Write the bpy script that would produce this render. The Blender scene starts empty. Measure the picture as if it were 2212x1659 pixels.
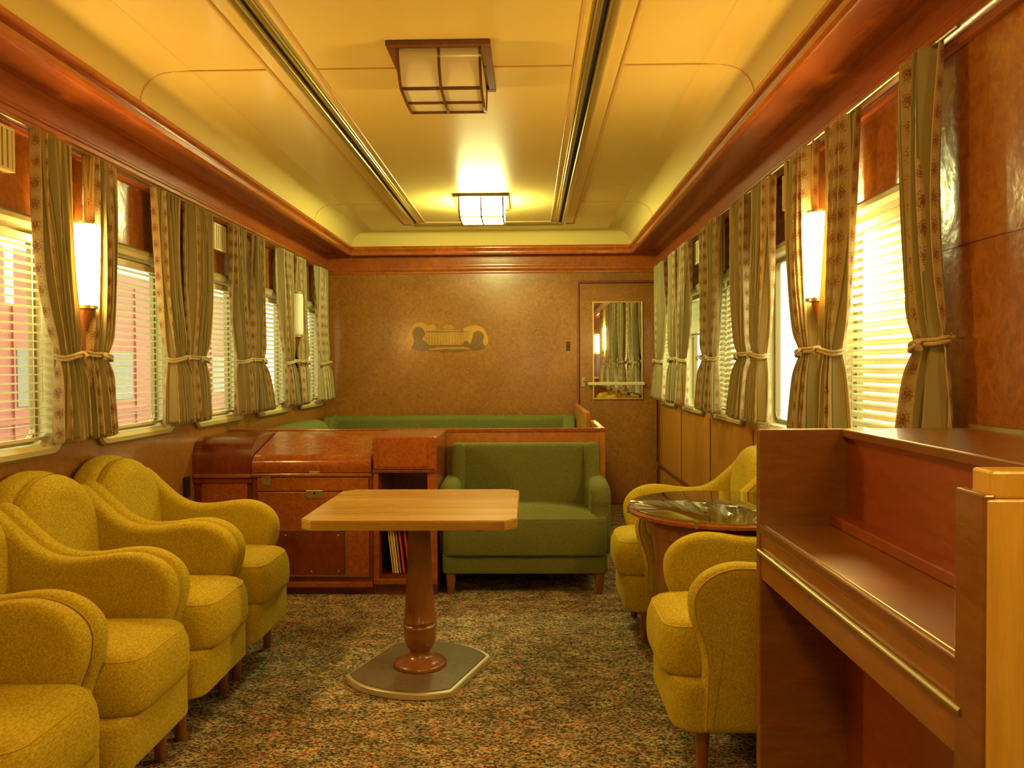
import bpy, math, random
from math import pi, sin, cos, radians
from mathutils import Matrix, Vector
random.seed(7)
scene = bpy.context.scene
COL = scene.collection

# ------------------------------------------------------------------ camera
W_, H_, F_ = 2212.0, 1659.0, 1706.0
yaw, pit, rol = -0.0216, -0.0199, -0.0058
def cam_dir(a, b, c):
    # camera-space (right, forward, up) -> world
    x = cos(rol)*a - sin(rol)*c; z = sin(rol)*a + cos(rol)*c; y = b
    y2 = cos(pit)*y - sin(pit)*z; z2 = sin(pit)*y + cos(pit)*z
    return Vector((cos(yaw)*x + sin(yaw)*y2, -sin(yaw)*x + cos(yaw)*y2, z2))
cam_d = bpy.data.cameras.new('camera'); cam = bpy.data.objects.new('camera', cam_d); COL.objects.link(cam)
cam_d.sensor_fit = 'HORIZONTAL'; cam_d.sensor_width = 36.0; cam_d.lens = 36.0*F_/W_
cam_d.clip_start = 0.02; cam_d.clip_end = 200
R, Fw, U = cam_dir(1, 0, 0), cam_dir(0, 1, 0), cam_dir(0, 0, 1)
m = Matrix((( R.x, U.x, -Fw.x, 0), (R.y, U.y, -Fw.y, 0), (R.z, U.z, -Fw.z, 1.2), (0, 0, 0, 1)))
cam.matrix_world = m
scene.camera = cam

# ------------------------------------------------------------------ colour management, world
vs = scene.view_settings
vs.view_transform = 'Standard'; vs.look = 'None'; vs.exposure = 0.88; vs.gamma = 1.0
vs.use_curve_mapping = False
wd = bpy.data.worlds.new('sky'); scene.world = wd; wd.use_nodes = True
wd.node_tree.nodes['Background'].inputs[0].default_value = (1.0, 0.98, 0.62, 1)
wd.node_tree.nodes['Background'].inputs[1].default_value = 2.9

LAMP_CENTRE = 290.0      # lit ceiling lamp over the far end
LAMP_NEAR = 70.0         # warm ceiling lamps over and behind the viewer
SCONCE = 110.0
C_CENTRE = (0.97, 0.97, 0.36)
C_WARM = (1.0, 0.61, 0.13)
C_SCONCE = (1.0, 0.62, 0.17)

# room numbers
XL, XR, YB, Y0 = -1.79, 1.139, 6.96, -3.0
XC = (XL+XR)/2
ZC = 2.385
WZ0, WZ1 = 0.885, 1.755            # outer edge of window frames
WIN = [2.61, 3.56, 4.51, 5.46, 6.41]
WH = 0.355

# ------------------------------------------------------------------ materials
def mat(name, color=(0.5,0.5,0.5), rough=0.5, metal=0.0, coat=0.0, spec=0.5):
    mt = bpy.data.materials.new(name); mt.use_nodes = True
    b = mt.node_tree.nodes['Principled BSDF']
    b.inputs['Base Color'].default_value = (*color, 1)
    b.inputs['Roughness'].default_value = rough
    b.inputs['Metallic'].default_value = metal
    b.inputs['Coat Weight'].default_value = coat
    b.inputs['Coat Roughness'].default_value = 0.12
    b.inputs['Specular IOR Level'].default_value = spec
    return mt
def nodes(mt): return mt.node_tree.nodes, mt.node_tree.links, mt.node_tree.nodes['Principled BSDF']
def ramp(N, stops, interp='LINEAR'):
    r = N.new('ShaderNodeValToRGB'); cr = r.color_ramp; cr.interpolation = interp
    while len(cr.elements) < len(stops): cr.elements.new(0.5)
    for e, (p, c) in zip(cr.elements, stops):
        e.position = p; e.color = (*c, 1)
    return r
def coords(N, L, scale=(1,1,1), kind='Object'):
    tc = N.new('ShaderNodeTexCoord'); mp = N.new('ShaderNodeMapping'); mp.inputs['Scale'].default_value = scale
    L.new(tc.outputs[kind], mp.inputs['Vector']); return mp.outputs['Vector']
def wood(name, light, dark, scale=(2,2,2), rough=0.3, coat=0.5, burl=1.0, coat_rough=0.12, bump=0.02, det=14):
    mt = mat(name, light, rough, coat=coat); N, L, b = nodes(mt)
    b.inputs['Coat Roughness'].default_value = coat_rough
    v = coords(N, L, scale)
    n1 = N.new('ShaderNodeTexNoise'); n1.inputs['Scale'].default_value = det; n1.inputs['Detail'].default_value = 7; n1.inputs['Roughness'].default_value = 0.65; n1.inputs['Distortion'].default_value = burl
    n2 = N.new('ShaderNodeTexNoise'); n2.inputs['Scale'].default_value = 1.3; n2.inputs['Detail'].default_value = 3; n2.inputs['Distortion'].default_value = 0.6
    L.new(v, n1.inputs['Vector']); L.new(v, n2.inputs['Vector'])
    mid = tuple((a+c)/2 for a, c in zip(light, dark))
    r = ramp(N, [(0.28, dark), (0.5, mid), (0.72, light)])
    L.new(n1.outputs['Fac'], r.inputs['Fac'])
    r2 = ramp(N, [(0.3, (0.74,0.70,0.66)), (0.7, (1.12,1.12,1.1))]); L.new(n2.outputs['Fac'], r2.inputs['Fac'])
    mx = N.new('ShaderNodeMix'); mx.data_type = 'RGBA'; mx.blend_type = 'MULTIPLY'; mx.inputs['Factor'].default_value = 1
    L.new(r.outputs['Color'], mx.inputs[6]); L.new(r2.outputs['Color'], mx.inputs[7])
    L.new(mx.outputs[2], b.inputs['Base Color'])
    n3 = N.new('ShaderNodeTexNoise'); n3.inputs['Scale'].default_value = 22; n3.inputs['Detail'].default_value = 4
    L.new(v, n3.inputs['Vector'])
    bp = N.new('ShaderNodeBump'); bp.inputs['Strength'].default_value = 0.35; bp.inputs['Distance'].default_value = bump*0.1
    L.new(n3.outputs['Fac'], bp.inputs['Height'])
    L.new(bp.outputs['Normal'], b.inputs['Coat Normal']); L.new(bp.outputs['Normal'], b.inputs['Normal'])
    return mt
def fabric(name, light, dark, sc=260.0, bump=0.4):
    mt = mat(name, light, 0.9, spec=0.15); N, L, b = nodes(mt)
    v = coords(N, L)
    rot = N.new('ShaderNodeMapping'); rot.inputs['Rotation'].default_value = (0.6, 0.7, 0.5); rot.inputs['Scale'].default_value = (1, 0.45, 1)
    L.new(v, rot.inputs['Vector'])
    n = N.new('ShaderNodeTexNoise'); n.inputs['Scale'].default_value = sc; n.inputs['Detail'].default_value = 2
    L.new(rot.outputs['Vector'], n.inputs['Vector'])
    r = ramp(N, [(0.35, dark), (0.65, light)]); L.new(n.outputs['Fac'], r.inputs['Fac'])
    L.new(r.outputs['Color'], b.inputs['Base Color'])
    bp = N.new('ShaderNodeBump'); bp.inputs['Strength'].default_value = bump; bp.inputs['Distance'].default_value = 0.003
    L.new(n.outputs['Fac'], bp.inputs['Height']); L.new(bp.outputs['Normal'], b.inputs['Normal'])
    b.inputs['Sheen Weight'].default_value = 0.3; b.inputs['Sheen Tint'].default_value = (*light, 1)
    return mt
def glow(name, color, strength, base=(0.9,0.85,0.7)):
    mt = mat(name, base, 0.4); b = mt.node_tree.nodes['Principled BSDF']
    b.inputs['Emission Color'].default_value = (*color, 1); b.inputs['Emission Strength'].default_value = strength
    return mt

WALL = wood('burl_veneer', (0.38,0.16,0.020), (0.20,0.075,0.009), (1,1,1), 0.32, 0.45, 1.6, 0.16, det=26)
PANEL = wood('burl_header_panel', (0.44,0.16,0.02), (0.24,0.075,0.009), (1,1,1), 0.25, 0.6, 1.4, 0.12, 0.05, det=20)
DADO = wood('honey_veneer_panel', (0.55,0.27,0.035), (0.36,0.15,0.016), (3,3,0.6), 0.35, 0.35, 0.7, det=16)
CORN = wood('cornice_mahogany', (0.50,0.13,0.014), (0.30,0.065,0.008), (1,0.25,1), 0.25, 0.6, 0.8, 0.10, det=22)
FRIEZE = wood('frieze_mahogany', (0.42,0.11,0.014), (0.25,0.055,0.007), (1,0.25,1), 0.3, 0.5, 0.8, det=22)
CABW = wood('red_burl_cabinet', (0.43,0.115,0.012), (0.22,0.048,0.006), (1,1,1), 0.25, 0.6, 1.6, det=30)
CABD = wood('dark_mahogany', (0.24,0.045,0.009), (0.12,0.02,0.004), (2,2,1), 0.3, 0.5, 0.6, det=18)
HONEY = wood('honey_partition_veneer', (0.58,0.24,0.03), (0.38,0.13,0.015), (1,1,1), 0.3, 0.5, 1.0, det=20)
DESKF = wood('desk_mahogany', (0.27,0.105,0.015), (0.18,0.065,0.009), (0.8,0.8,3), 0.32, 0.4, 0.5, det=14)
DESKR = wood('desk_red_back', (0.33,0.078,0.009), (0.25,0.052,0.006), (0.8,0.8,3), 0.35, 0.35, 0.5, det=14)
DESKS = wood('desk_lit_side', (0.80,0.53,0.09), (0.64,0.40,0.05), (4,4,0.5), 0.35, 0.4, 0.6, det=14)  # lamplight on the near end panel put into the wood colour
TABW = wood('light_oak_table', (0.60,0.37,0.085), (0.52,0.30,0.06), (0.7,9,1), 0.25, 0.5, 0.15, 0.12, 0.0, det=9)
TABE = wood('oak_table_edge', (0.55,0.33,0.06), (0.42,0.23,0.035), (1,1,8), 0.35, 0.3, 0.3, det=10)
LEGW = wood('red_brown_turned_wood', (0.31,0.11,0.024), (0.21,0.07,0.014), (4,4,0.7), 0.28, 0.5, 0.5, det=14)
PLASTER = mat('cream_ceiling_paint', (0.74,0.58,0.19), 0.34, coat=0.35)
BEAD = mat('ceiling_bead', (0.56,0.36,0.12), 0.5)
GOLD = mat('aged_gold_metal', (0.62,0.50,0.16), 0.28, 0.85)
BRASS = mat('dull_brass', (0.45,0.36,0.16), 0.35, 0.9)
FRAME = mat('cream_window_enamel', (0.62,0.55,0.27), 0.4, coat=0.2)
FRAMED = mat('olive_window_rim', (0.30,0.24,0.09), 0.4, 0.3)
FLANGE = mat('olive_enamel_flange', (0.40,0.35,0.13), 0.35, coat=0.3)
MATTE = mat('shaded_cove_paint', (0.66,0.52,0.17), 0.7, spec=0.2)  # same ceiling paint, darkened and dulled to put the cove's shade in
SLAT = mat('cream_blind_slat', (0.80,0.77,0.52), 0.45)
CREAM = mat('cream_grille', (0.70,0.62,0.34), 0.45)
BLACK = mat('black_gap', (0.012,0.010,0.006), 0.7)
DARKM = mat('dark_metal', (0.05,0.035,0.02), 0.4, 0.6)
YEL = fabric('mustard_wool', (0.53,0.41,0.028), (0.34,0.255,0.012), 240)
YELP = fabric('mustard_piping', (0.57,0.42,0.035), (0.46,0.33,0.02), 300)
GRN = fabric('moss_green_wool', (0.165,0.175,0.040), (0.095,0.10,0.020), 300)
GRNP = fabric('moss_green_piping', (0.22,0.23,0.05), (0.16,0.17,0.03), 300)
ROPE = fabric('cream_rope', (0.62,0.50,0.26), (0.42,0.32,0.15), 400)
PLATE = mat('aluminium_rim', (0.72,0.66,0.46), 0.32, 0.7)
LINO = wood('grey_linoleum', (0.20,0.15,0.09), (0.13,0.09,0.05), (1,1,1), 0.3, 0.4, 0.3, det=40)
MIRROR = mat('mirror_silver', (0.85,0.82,0.72), 0.02, 1.0)
OPAL_OFF = mat('unlit_opal_glass', (0.80,0.76,0.56), 0.25, coat=0.3)
OPAL_LIT = glow('lit_opal_centre', C_CENTRE, LAMP_CENTRE*0.16)
OPAL_WARM = glow('lit_opal_warm', C_WARM, LAMP_NEAR*0.30)
TUBE_LIT = glow('lit_sconce_glass', C_SCONCE, SCONCE)
TUBE_DIM = glow('dimly_lit_sconce_glass', C_SCONCE, 28.0)
TUBE_OFF = mat('unlit_sconce_glass', (0.85,0.85,0.75), 0.2, coat=0.3)
LAMPW = wood('lamp_frame_wood', (0.20,0.075,0.02), (0.12,0.04,0.01), (3,3,3), 0.4, 0.3, det=20)
RED = mat('red_railcar_paint', (0.26,0.07,0.05), 0.5)
PALE = mat('pale_shed_wall', (0.80,0.78,0.60), 0.8)
GROUND = mat('ballast_ground', (0.35,0.32,0.25), 0.9)

def pane_mat(name, tint, refl):
    mt = bpy.data.materials.new(name); mt.use_nodes = True; N = mt.node_tree.nodes; L = mt.node_tree.links
    N.remove(N['Principled BSDF']); out = N['Material Output']
    t = N.new('ShaderNodeBsdfTransparent'); t.inputs[0].default_value = (*tint, 1)
    g = N.new('ShaderNodeBsdfGlossy'); g.inputs['Roughness'].default_value = 0.02
    lw = N.new('ShaderNodeLayerWeight'); lw.inputs['Blend'].default_value = 0.5
    pw = N.new('ShaderNodeMath'); pw.operation = 'POWER'; pw.inputs[1].default_value = 4.5; L.new(lw.outputs['Facing'], pw.inputs[0])
    f = N.new('ShaderNodeMath'); f.operation = 'MULTIPLY_ADD'; f.inputs[1].default_value = 0.75; f.inputs[2].default_value = refl; L.new(pw.outputs[0], f.inputs[0])
    ms = N.new('ShaderNodeMixShader'); L.new(f.outputs[0], ms.inputs[0]); L.new(t.outputs[0], ms.inputs[1]); L.new(g.outputs[0], ms.inputs[2])
    L.new(ms.outputs[0], out.inputs['Surface']); return mt
GLASS = pane_mat('window_glass', (0.97,0.98,0.95), 0.03)
TGLASS = pane_mat('table_glass', (0.88,0.95,0.86), 0.30)

def carpet_mat():
    mt = mat('speckled_carpet', (0.2,0.15,0.1), 0.95, spec=0.1); N, L, b = nodes(mt)
    v = coords(N, L, (1, 1.7, 1))
    vo = N.new('ShaderNodeTexVoronoi'); vo.inputs['Scale'].default_value = 120; L.new(v, vo.inputs['Vector'])
    sep = N.new('ShaderNodeSeparateColor'); L.new(vo.outputs['Color'], sep.inputs[0])
    cols = [(0.0,(0.06,0.07,0.04)), (0.18,(0.20,0.17,0.09)), (0.34,(0.50,0.46,0.27)), (0.60,(0.34,0.30,0.17)), (0.73,(0.42,0.14,0.07)), (0.81,(0.08,0.13,0.09)), (0.90,(0.60,0.56,0.34))]
    r = ramp(N, cols, 'CONSTANT'); L.new(sep.outputs[0], r.inputs['Fac'])
    n = N.new('ShaderNodeTexNoise'); n.inputs['Scale'].default_value = 9; n.inputs['Detail'].default_value = 3; L.new(v, n.inputs['Vector'])
    r2 = ramp(N, [(0.4,(0.62,0.60,0.55)), (0.62,(1.15,1.02,0.9))]); L.new(n.outputs['Fac'], r2.inputs['Fac'])
    n4 = N.new('ShaderNodeTexNoise'); n4.inputs['Scale'].default_value = 24; L.new(v, n4.inputs['Vector'])
    r4 = ramp(N, [(0.56,(1,1,1)), (0.68,(1.25,0.72,0.6))]); L.new(n4.outputs['Fac'], r4.inputs['Fac'])
    mx = N.new('ShaderNodeMix'); mx.data_type = 'RGBA'; mx.blend_type = 'MULTIPLY'; mx.inputs['Factor'].default_value = 1
    L.new(r.outputs['Color'], mx.inputs[6]); L.new(r2.outputs['Color'], mx.inputs[7])
    m2 = N.new('ShaderNodeMix'); m2.data_type = 'RGBA'; m2.blend_type = 'MULTIPLY'; m2.inputs['Factor'].default_value = 1
    L.new(mx.outputs[2], m2.inputs[6]); L.new(r4.outputs['Color'], m2.inputs[7])
    L.new(m2.outputs[2], b.inputs['Base Color'])
    bp = N.new('ShaderNodeBump'); bp.inputs['Strength'].default_value = 0.6; bp.inputs['Distance'].default_value = 0.004
    L.new(vo.outputs['Distance'], bp.inputs['Height']); L.new(bp.outputs['Normal'], b.inputs['Normal'])
    return mt
CARPET = carpet_mat()

def curtain_mat():
    # UV: u in metres across the cloth, v in metres down
    mt = bpy.data.materials.new('striped_floral_cotton'); mt.use_nodes = True
    N, L, b = nodes(mt); b.inputs['Roughness'].default_value = 0.9; b.inputs['Specular IOR Level'].default_value = 0.1
    tc = N.new('ShaderNodeTexCoord'); sx = N.new('ShaderNodeSeparateXYZ'); L.new(tc.outputs['UV'], sx.inputs[0])
    def mth(op, a, bb=None):
        k = N.new('ShaderNodeMath'); k.operation = op
        for i, q in enumerate((a, bb)):
            if q is None: continue
            if isinstance(q, (int, float)): k.inputs[i].default_value = q
            else: L.new(q, k.inputs[i])
        return k.outputs[0]
    per = 0.070
    fu = mth('FRACT', mth('DIVIDE', sx.outputs[0], per))
    stripes = ramp(N, [(0.0,(0.68,0.56,0.30)), (0.42,(0.36,0.32,0.14)), (0.46,(0.64,0.54,0.29)), (0.50,(0.26,0.25,0.11)), (0.54,(0.46,0.40,0.20)), (0.90,(0.26,0.25,0.11)), (0.95,(0.64,0.54,0.29))], 'CONSTANT')
    L.new(fu, stripes.inputs['Fac'])
    # flower sprigs centred in the pale stripe
    fv = mth('FRACT', mth('DIVIDE', sx.outputs[1], 0.075))
    du = mth('MULTIPLY', mth('SUBTRACT', fu, 0.21), per); dv = mth('MULTIPLY', mth('SUBTRACT', fv, 0.5), 0.075)
    dist = mth('SQRT', mth('ADD', mth('MULTIPLY', mth('MULTIPLY', du, du), 4.5), mth('MULTIPLY', dv, dv)))
    no = N.new('ShaderNodeTexNoise'); no.inputs['Scale'].default_value = 330; no.inputs['Detail'].default_value = 1; L.new(tc.outputs['UV'], no.inputs['Vector'])
    lim = mth('GREATER_THAN', no.outputs['Fac'], mth('ADD', 0.36, mth('MULTIPLY', dist, 9.0)))
    mx = N.new('ShaderNodeMix'); mx.data_type = 'RGBA'; L.new(lim, mx.inputs[0])
    L.new(stripes.outputs['Color'], mx.inputs[6]); mx.inputs[7].default_value = (0.34,0.15,0.08,1)
    L.new(mx.outputs[2], b.inputs['Base Color'])
    t = N.new('ShaderNodeBsdfTranslucent'); L.new(mx.outputs[2], t.inputs[0])
    ms = N.new('ShaderNodeMixShader'); ms.inputs[0].default_value = 0.28
    L.new(b.outputs[0], ms.inputs[1]); L.new(t.outputs[0], ms.inputs[2]); L.new(ms.outputs[0], N['Material Output'].inputs['Surface'])
    return mt
CURT = curtain_mat()

# ------------------------------------------------------------------ mesh helpers
class MB:
    def __init__(s): s.v = []; s.f = []; s.uv = None
    def add(s, vs, fs):
        n = len(s.v); s.v += [tuple(p) for p in vs]; s.f += [tuple(i+n for i in f) for f in fs]; return s
    def box(s, x0, x1, y0, y1, z0, z1):
        return s.add([(x0,y0,z0),(x1,y0,z0),(x1,y1,z0),(x0,y1,z0),(x0,y0,z1),(x1,y0,z1),(x1,y1,z1),(x0,y1,z1)],
                     [(3,2,1,0),(4,5,6,7),(0,1,5,4),(1,2,6,5),(2,3,7,6),(3,0,4,7)])
    def rings(s, rings, cap0=True, cap1=True, closed=True):
        n = len(rings[0]); base = len(s.v)
        for r in rings: s.v += [tuple(p) for p in r]
        for k in range(len(rings)-1):
            for i in range(n if closed else n-1):
                j = (i+1) % n
                s.f.append((base+k*n+i, base+k*n+j, base+(k+1)*n+j, base+(k+1)*n+i))
        if cap0: s.f.append(tuple(base+i for i in reversed(range(n))))
        if cap1: s.f.append(tuple(base+(len(rings)-1)*n+i for i in range(n)))
        return s
    def prism(s, poly, fn, a, b):
        return s.rings([[fn(p, q, a) for p, q in poly], [fn(p, q, b) for p, q in poly]])
    def lathe(s, prof, cx=0, cy=0, n=32):
        return s.rings([[(cx+r*cos(2*pi*i/n), cy+r*sin(2*pi*i/n), z) for i in range(n)] for r, z in prof])
    def tube(s, path, r, n=8, closed=False):
        P = [Vector(p) for p in path]; rr = []
        m_ = len(P); up = Vector((0.13, 0.21, 1)).normalized()
        for i in range(m_):
            if closed: t = P[(i+1) % m_] - P[i-1]
            else: t = P[min(i+1, m_-1)] - P[max(i-1, 0)]
            t.normalize(); a = t.cross(up)
            if a.length < 1e-3: a = t.cross(Vector((1,0,0)))
            a.normalize(); b = t.cross(a)
            ri = r[i] if isinstance(r, (list, tuple)) else r
            rr.append([P[i] + a*ri*cos(2*pi*k/n) + b*ri*sin(2*pi*k/n) for k in range(n)])
        if closed: rr.append(rr[0]); return s.rings(rr, False, False)
        return s.rings(rr)
    def build(s, name, mt, parent=None, smooth=False, bevel=0, seg=2, angle=40, loc=None):
        me = bpy.data.meshes.new(name); me.from_pydata(s.v, [], s.f); me.update()
        import bmesh
        bm = bmesh.new(); bm.from_mesh(me); bmesh.ops.recalc_face_normals(bm, faces=bm.faces); bm.to_mesh(me); bm.free()
        if s.uv:
            ul = me.uv_layers.new(name='UVMap')
            for lp in me.loops: ul.data[lp.index].uv = s.uv[lp.vertex_index]
        me.materials.append(mt)
        o = bpy.data.objects.new(name, me); COL.objects.link(o)
        if smooth:
            for p in me.polygons: p.use_smooth = True
            try: me.set_sharp_from_angle(angle=radians(angle))
            except Exception: pass
        if bevel:
            md = o.modifiers.new('bevel', 'BEVEL'); md.width = bevel; md.segments = seg; md.limit_method = 'ANGLE'; md.angle_limit = radians(35)
            md.harden_normals = False
        if parent: o.parent = parent
        if loc: o.location = loc
        return o
def boxo(name, mt, dims, parent=None, bevel=0.002):
    return MB().box(*dims).build(name, mt, parent, bevel=bevel)
def tag(o, label=None, cat=None, group=None, kind=None):
    if label: o['label'] = label
    if cat: o['category'] = cat
    if group: o['group'] = group
    if kind: o['kind'] = kind
    return o
def empty(name, loc=(0,0,0), rz=0):
    o = bpy.data.objects.new(name, None); COL.objects.link(o); o.location = loc; o.rotation_euler = (0,0,rz)
    o.empty_display_size = 0.1; return o
def copy_tree(o, parent=None):
    c = o.copy(); COL.objects.link(c)
    if parent: c.parent = parent
    for ch in [x for x in list(bpy.data.objects) if x.parent == o]: copy_tree(ch, c)
    return c
def rrect(x0, x1, y0, y1, r, n=6, rs=None):
    rs = rs or (r, r, r, r); out = []
    for (cx, cy, sx, sy, a0), q in zip(((x1,y1,-1,-1,0), (x0,y1,1,-1,pi/2), (x0,y0,1,1,pi), (x1,y0,-1,1,1.5*pi)), rs):
        for i in range(n+1):
            a = a0 + pi/2*i/n
            out.append((cx+sx*q+q*cos(a), cy+sy*q+q*sin(a)))
    return out
def offs(poly, d):
    n = len(poly); out = []
    A = sum(poly[i][0]*poly[(i+1)%n][1]-poly[(i+1)%n][0]*poly[i][1] for i in range(n))
    sg = 1 if A > 0 else -1
    for i in range(n):
        p0, p1, p2 = poly[i-1], poly[i], poly[(i+1)%n]
        e1 = Vector((p1[0]-p0[0], p1[1]-p0[1])); e2 = Vector((p2[0]-p1[0], p2[1]-p1[1]))
        if e1.length < 1e-7: e1 = e2
        if e2.length < 1e-7: e2 = e1
        e1.normalize(); e2.normalize()
        nn = Vector((-(e1.y+e2.y), e1.x+e2.x))*sg
        if nn.length < 1e-6: nn = Vector((-e1.y, e1.x))*sg
        nn.normalize(); k = max(0.5, nn.dot(Vector((-e1.y, e1.x))*sg))
        out.append((p1[0]+nn.x*d/k, p1[1]+nn.y*d/k))
    return out
def rounded(poly, fn, a, b, r, n=5):
    """as slab, arcs written out"""
    mb = MB(); R_ = []; sg = 1 if b > a else -1
    for i in range(n+1):
        t = pi/2*(1-i/n)                       # t: 90deg at the face, 0 at the side
        R_.append([fn(p, q, a+sg*r*(1-sin(t))) for p, q in offs(poly, r*(1-cos(t)))])
    for i in range(n+1):
        t = pi/2*i/n
        R_.append([fn(p, q, b-sg*r*(1-sin(t))) for p, q in offs(poly, r*(1-cos(t)))])
    R_.insert(0, [fn(p, q, a) for p, q in offs(poly, r+0.005)]); R_.append([fn(p, q, b) for p, q in offs(poly, r+0.005)])
    return mb.rings(R_)
def pillow(poly, z0, z1, r, crown=0.02, n=5, fn=None):
    """convex outline in plan, rounded edges, crowned top"""
    fn = fn or (lambda p, q, z: (p, q, z))
    cx = sum(p[0] for p in poly)/len(poly); cy = sum(p[1] for p in poly)/len(poly)
    R_ = []
    for i in range(n+1):
        t = pi/2*(1-i/n); R_.append([fn(p, q, z0+r*0.6*(1-sin(t))) for p, q in offs(poly, r*0.6*(1-cos(t)))])
    for i in range(n+1):
        t = pi/2*i/n; R_.append([fn(p, q, z1-r*(1-sin(t))) for p, q in offs(poly, r*(1-cos(t)))])
    last = offs(poly, r)
    for k in range(1, 8):
        s_ = 1-k/7.5
        R_.append([fn(cx+(p-cx)*s_, cy+(q-cy)*s_, z1+crown*(1-s_*s_)) for p, q in last])
    return MB().rings(R_)
def smoothcurve(pts, n=5):
    out = []
    for i in range(len(pts)-1):
        p0, p1, p2, p3 = pts[max(i-1,0)], pts[i], pts[i+1], pts[min(i+2, len(pts)-1)]
        for k in range(n):
            t = k/n
            out.append(tuple(0.5*((2*p1[j])+(-p0[j]+p2[j])*t+(2*p0[j]-5*p1[j]+4*p2[j]-p3[j])*t*t+(-p0[j]+3*p1[j]-3*p2[j]+p3[j])*t**3) for j in range(len(p1))))
    out.append(tuple(pts[-1])); return out
XZ = lambda p, q, t: (p, t, q)
YZ = lambda p, q, t: (t, p, q)
XY = lambda p, q, t: (p, q, t)

# ------------------------------------------------------------------ structure
def side_wall(name, X, out, wins, mat_low, mat_up):
    a, b = (X, X+out*0.09)
    x0, x1 = min(a, b), max(a, b)
    zl, zh = WZ0+0.035, WZ1-0.035
    lo = MB().box(x0, x1, Y0, YB, 0, zl).build(name, mat_low); tag(lo, kind='structure')
    mb = MB(); mb.box(x0, x1, Y0, YB, zh, 2.45)
    y = Y0
    for c in wins:
        mb.box(x0, x1, y, c-WH+0.03, zl, zh); y = c+WH-0.03
    mb.box(x0, x1, y, YB, zl, zh)
    up = mb.build(name+'_upper', mat_up, lo)
    return lo
side_wall('wall_left', XL, -1, WIN, WALL, PANEL)
side_wall('wall_right', XR, 1, WIN, DADO, PANEL)
tag(boxo('wall_back', WALL, (XL-0.09, XR+0.09, YB, YB+0.09, 0, 2.45), bevel=0), kind='structure')
wf = MB()
for a in ((XL-0.09, -0.22, 0, 2.45), (0.26, XR+0.09, 0, 2.45), (-0.22, 0.26, 0, 1.08), (-0.22, 0.26, 1.78, 2.45)): wf.box(a[0], a[1], Y0-0.09, Y0, a[2], a[3])
tag(wf.build('wall_front', WALL), kind='structure')
w11 = empty('window_11', (0.02, Y0, 1.08)); tag(w11, kind='structure')  # unseen window, added to throw a daylight gleam on the back wall
fo = rrect(-0.26, 0.26, -0.02, 0.72, 0.05, 6); fi = rrect(-0.225, 0.225, 0.015, 0.685, 0.04, 6)
MB().rings([[(p, 0.0, q) for p, q in fo], [(p, 0.02, q) for p, q in fo], [(p, 0.02, q) for p, q in fi], [(p, -0.06, q) for p, q in fi]], False, False).build('window_frame', FRAME, w11, smooth=False)
MB().rings([[(p, -0.050, q) for p, q in fi], [(p, -0.046, q) for p, q in fi]]).build('window_pane', GLASS, w11)
tag(boxo('floor', CARPET, (XL-0.09, XR+0.09, Y0-0.09, YB+0.09, -0.08, 0), bevel=0), kind='structure')
tag(boxo('ceiling', PLASTER, (XL-0.09, XR+0.09, Y0-0.09, YB+0.09, ZC, ZC+0.08), bevel=0), kind='structure')

def ring_sweep(prof, kb, name, mt, x0=XL, x1=XR, y0=Y0, y1=YB, smooth=True, front=True, parent=None):
    mb = MB()
    R_ = []
    for d, z in prof:
        R_.append([(x0+d, y0+(d if front else 0), z), (x0+d, y1-d*kb, z), (x1-d, y1-d*kb, z), (x1-d, y0+(d if front else 0), z)])
    mb.rings(R_, False, False, closed=front)
    o = mb.build(name, mt, parent, smooth=smooth, angle=35)
    return o
KB = 0.42
# cornice: moulding, frieze, projecting soffit, lip
corn = ring_sweep([(0.0,2.035),(0.018,2.035),(0.024,2.045),(0.02,2.055),(0.032,2.06),(0.045,2.075),(0.045,2.09),(0.03,2.105),(0.03,2.115)], KB, 'trim_1', FRIEZE); tag(corn, kind='structure')
ring_sweep([(0.03,2.115),(0.025,2.12),(0.025,2.214)], KB, 'frieze_band', FRIEZE, parent=corn)
ring_sweep([(0.025,2.214),(0.045,2.216),(0.12,2.208),(0.19,2.196),(0.225,2.187),(0.245,2.188),(0.256,2.198),(0.258,2.218),(0.250,2.226),(0.262,2.232),(0.272,2.242),(0.272,2.258),(0.262,2.264),(0.20,2.264)], KB, 'cornice_shelf', CORN, parent=corn)
# cove of painted plaster behind the cornice lip
cv = [(0.255,2.258)] + [(0.255+0.125*(1-cos(t)), 2.262+0.118*sin(t)) for t in [pi/2*i/8 for i in range(9)]] + [(0.46, 2.3845)]
tag(ring_sweep(cv, KB, 'trim_2', MATTE), kind='structure')
# ceiling rails (metal channel round the centre panel)
def rail(prof, name, mt, parent=None):
    R_ = []
    for d, z in prof:
        R_.append([(XC-0.635+d, Y0+0.3, z), (XC-0.635+d, 6.47-d*0.6, z), (XC+0.635-d, 6.47-d*0.6, z), (XC+0.635-d, Y0+0.3, z)])
    return MB().rings(R_, False, False, closed=False).build(name, mt, parent, smooth=True, angle=50)
zc = ZC
r1 = rail([(0,zc),(0.003,zc-0.010),(0.012,zc-0.020),(0.022,zc-0.024),(0.032,zc-0.020),(0.040,zc-0.010),(0.043,zc)], 'trim_3', GOLD); tag(r1, kind='structure')
rail([(0.043,zc-0.001),(0.062,zc-0.001)], 'slot', BLACK, r1)
rail([(0.062,zc),(0.064,zc-0.012),(0.072,zc-0.016),(0.080,zc-0.012),(0.084,zc-0.004),(0.094,zc-0.004),(0.096,zc)], 'inner_strip', GOLD, r1)
rail([(-0.070,zc),(-0.068,zc-0.005),(-0.062,zc-0.007),(-0.056,zc-0.005),(-0.054,zc)], 'plaster_bead', BEAD, r1)
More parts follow.
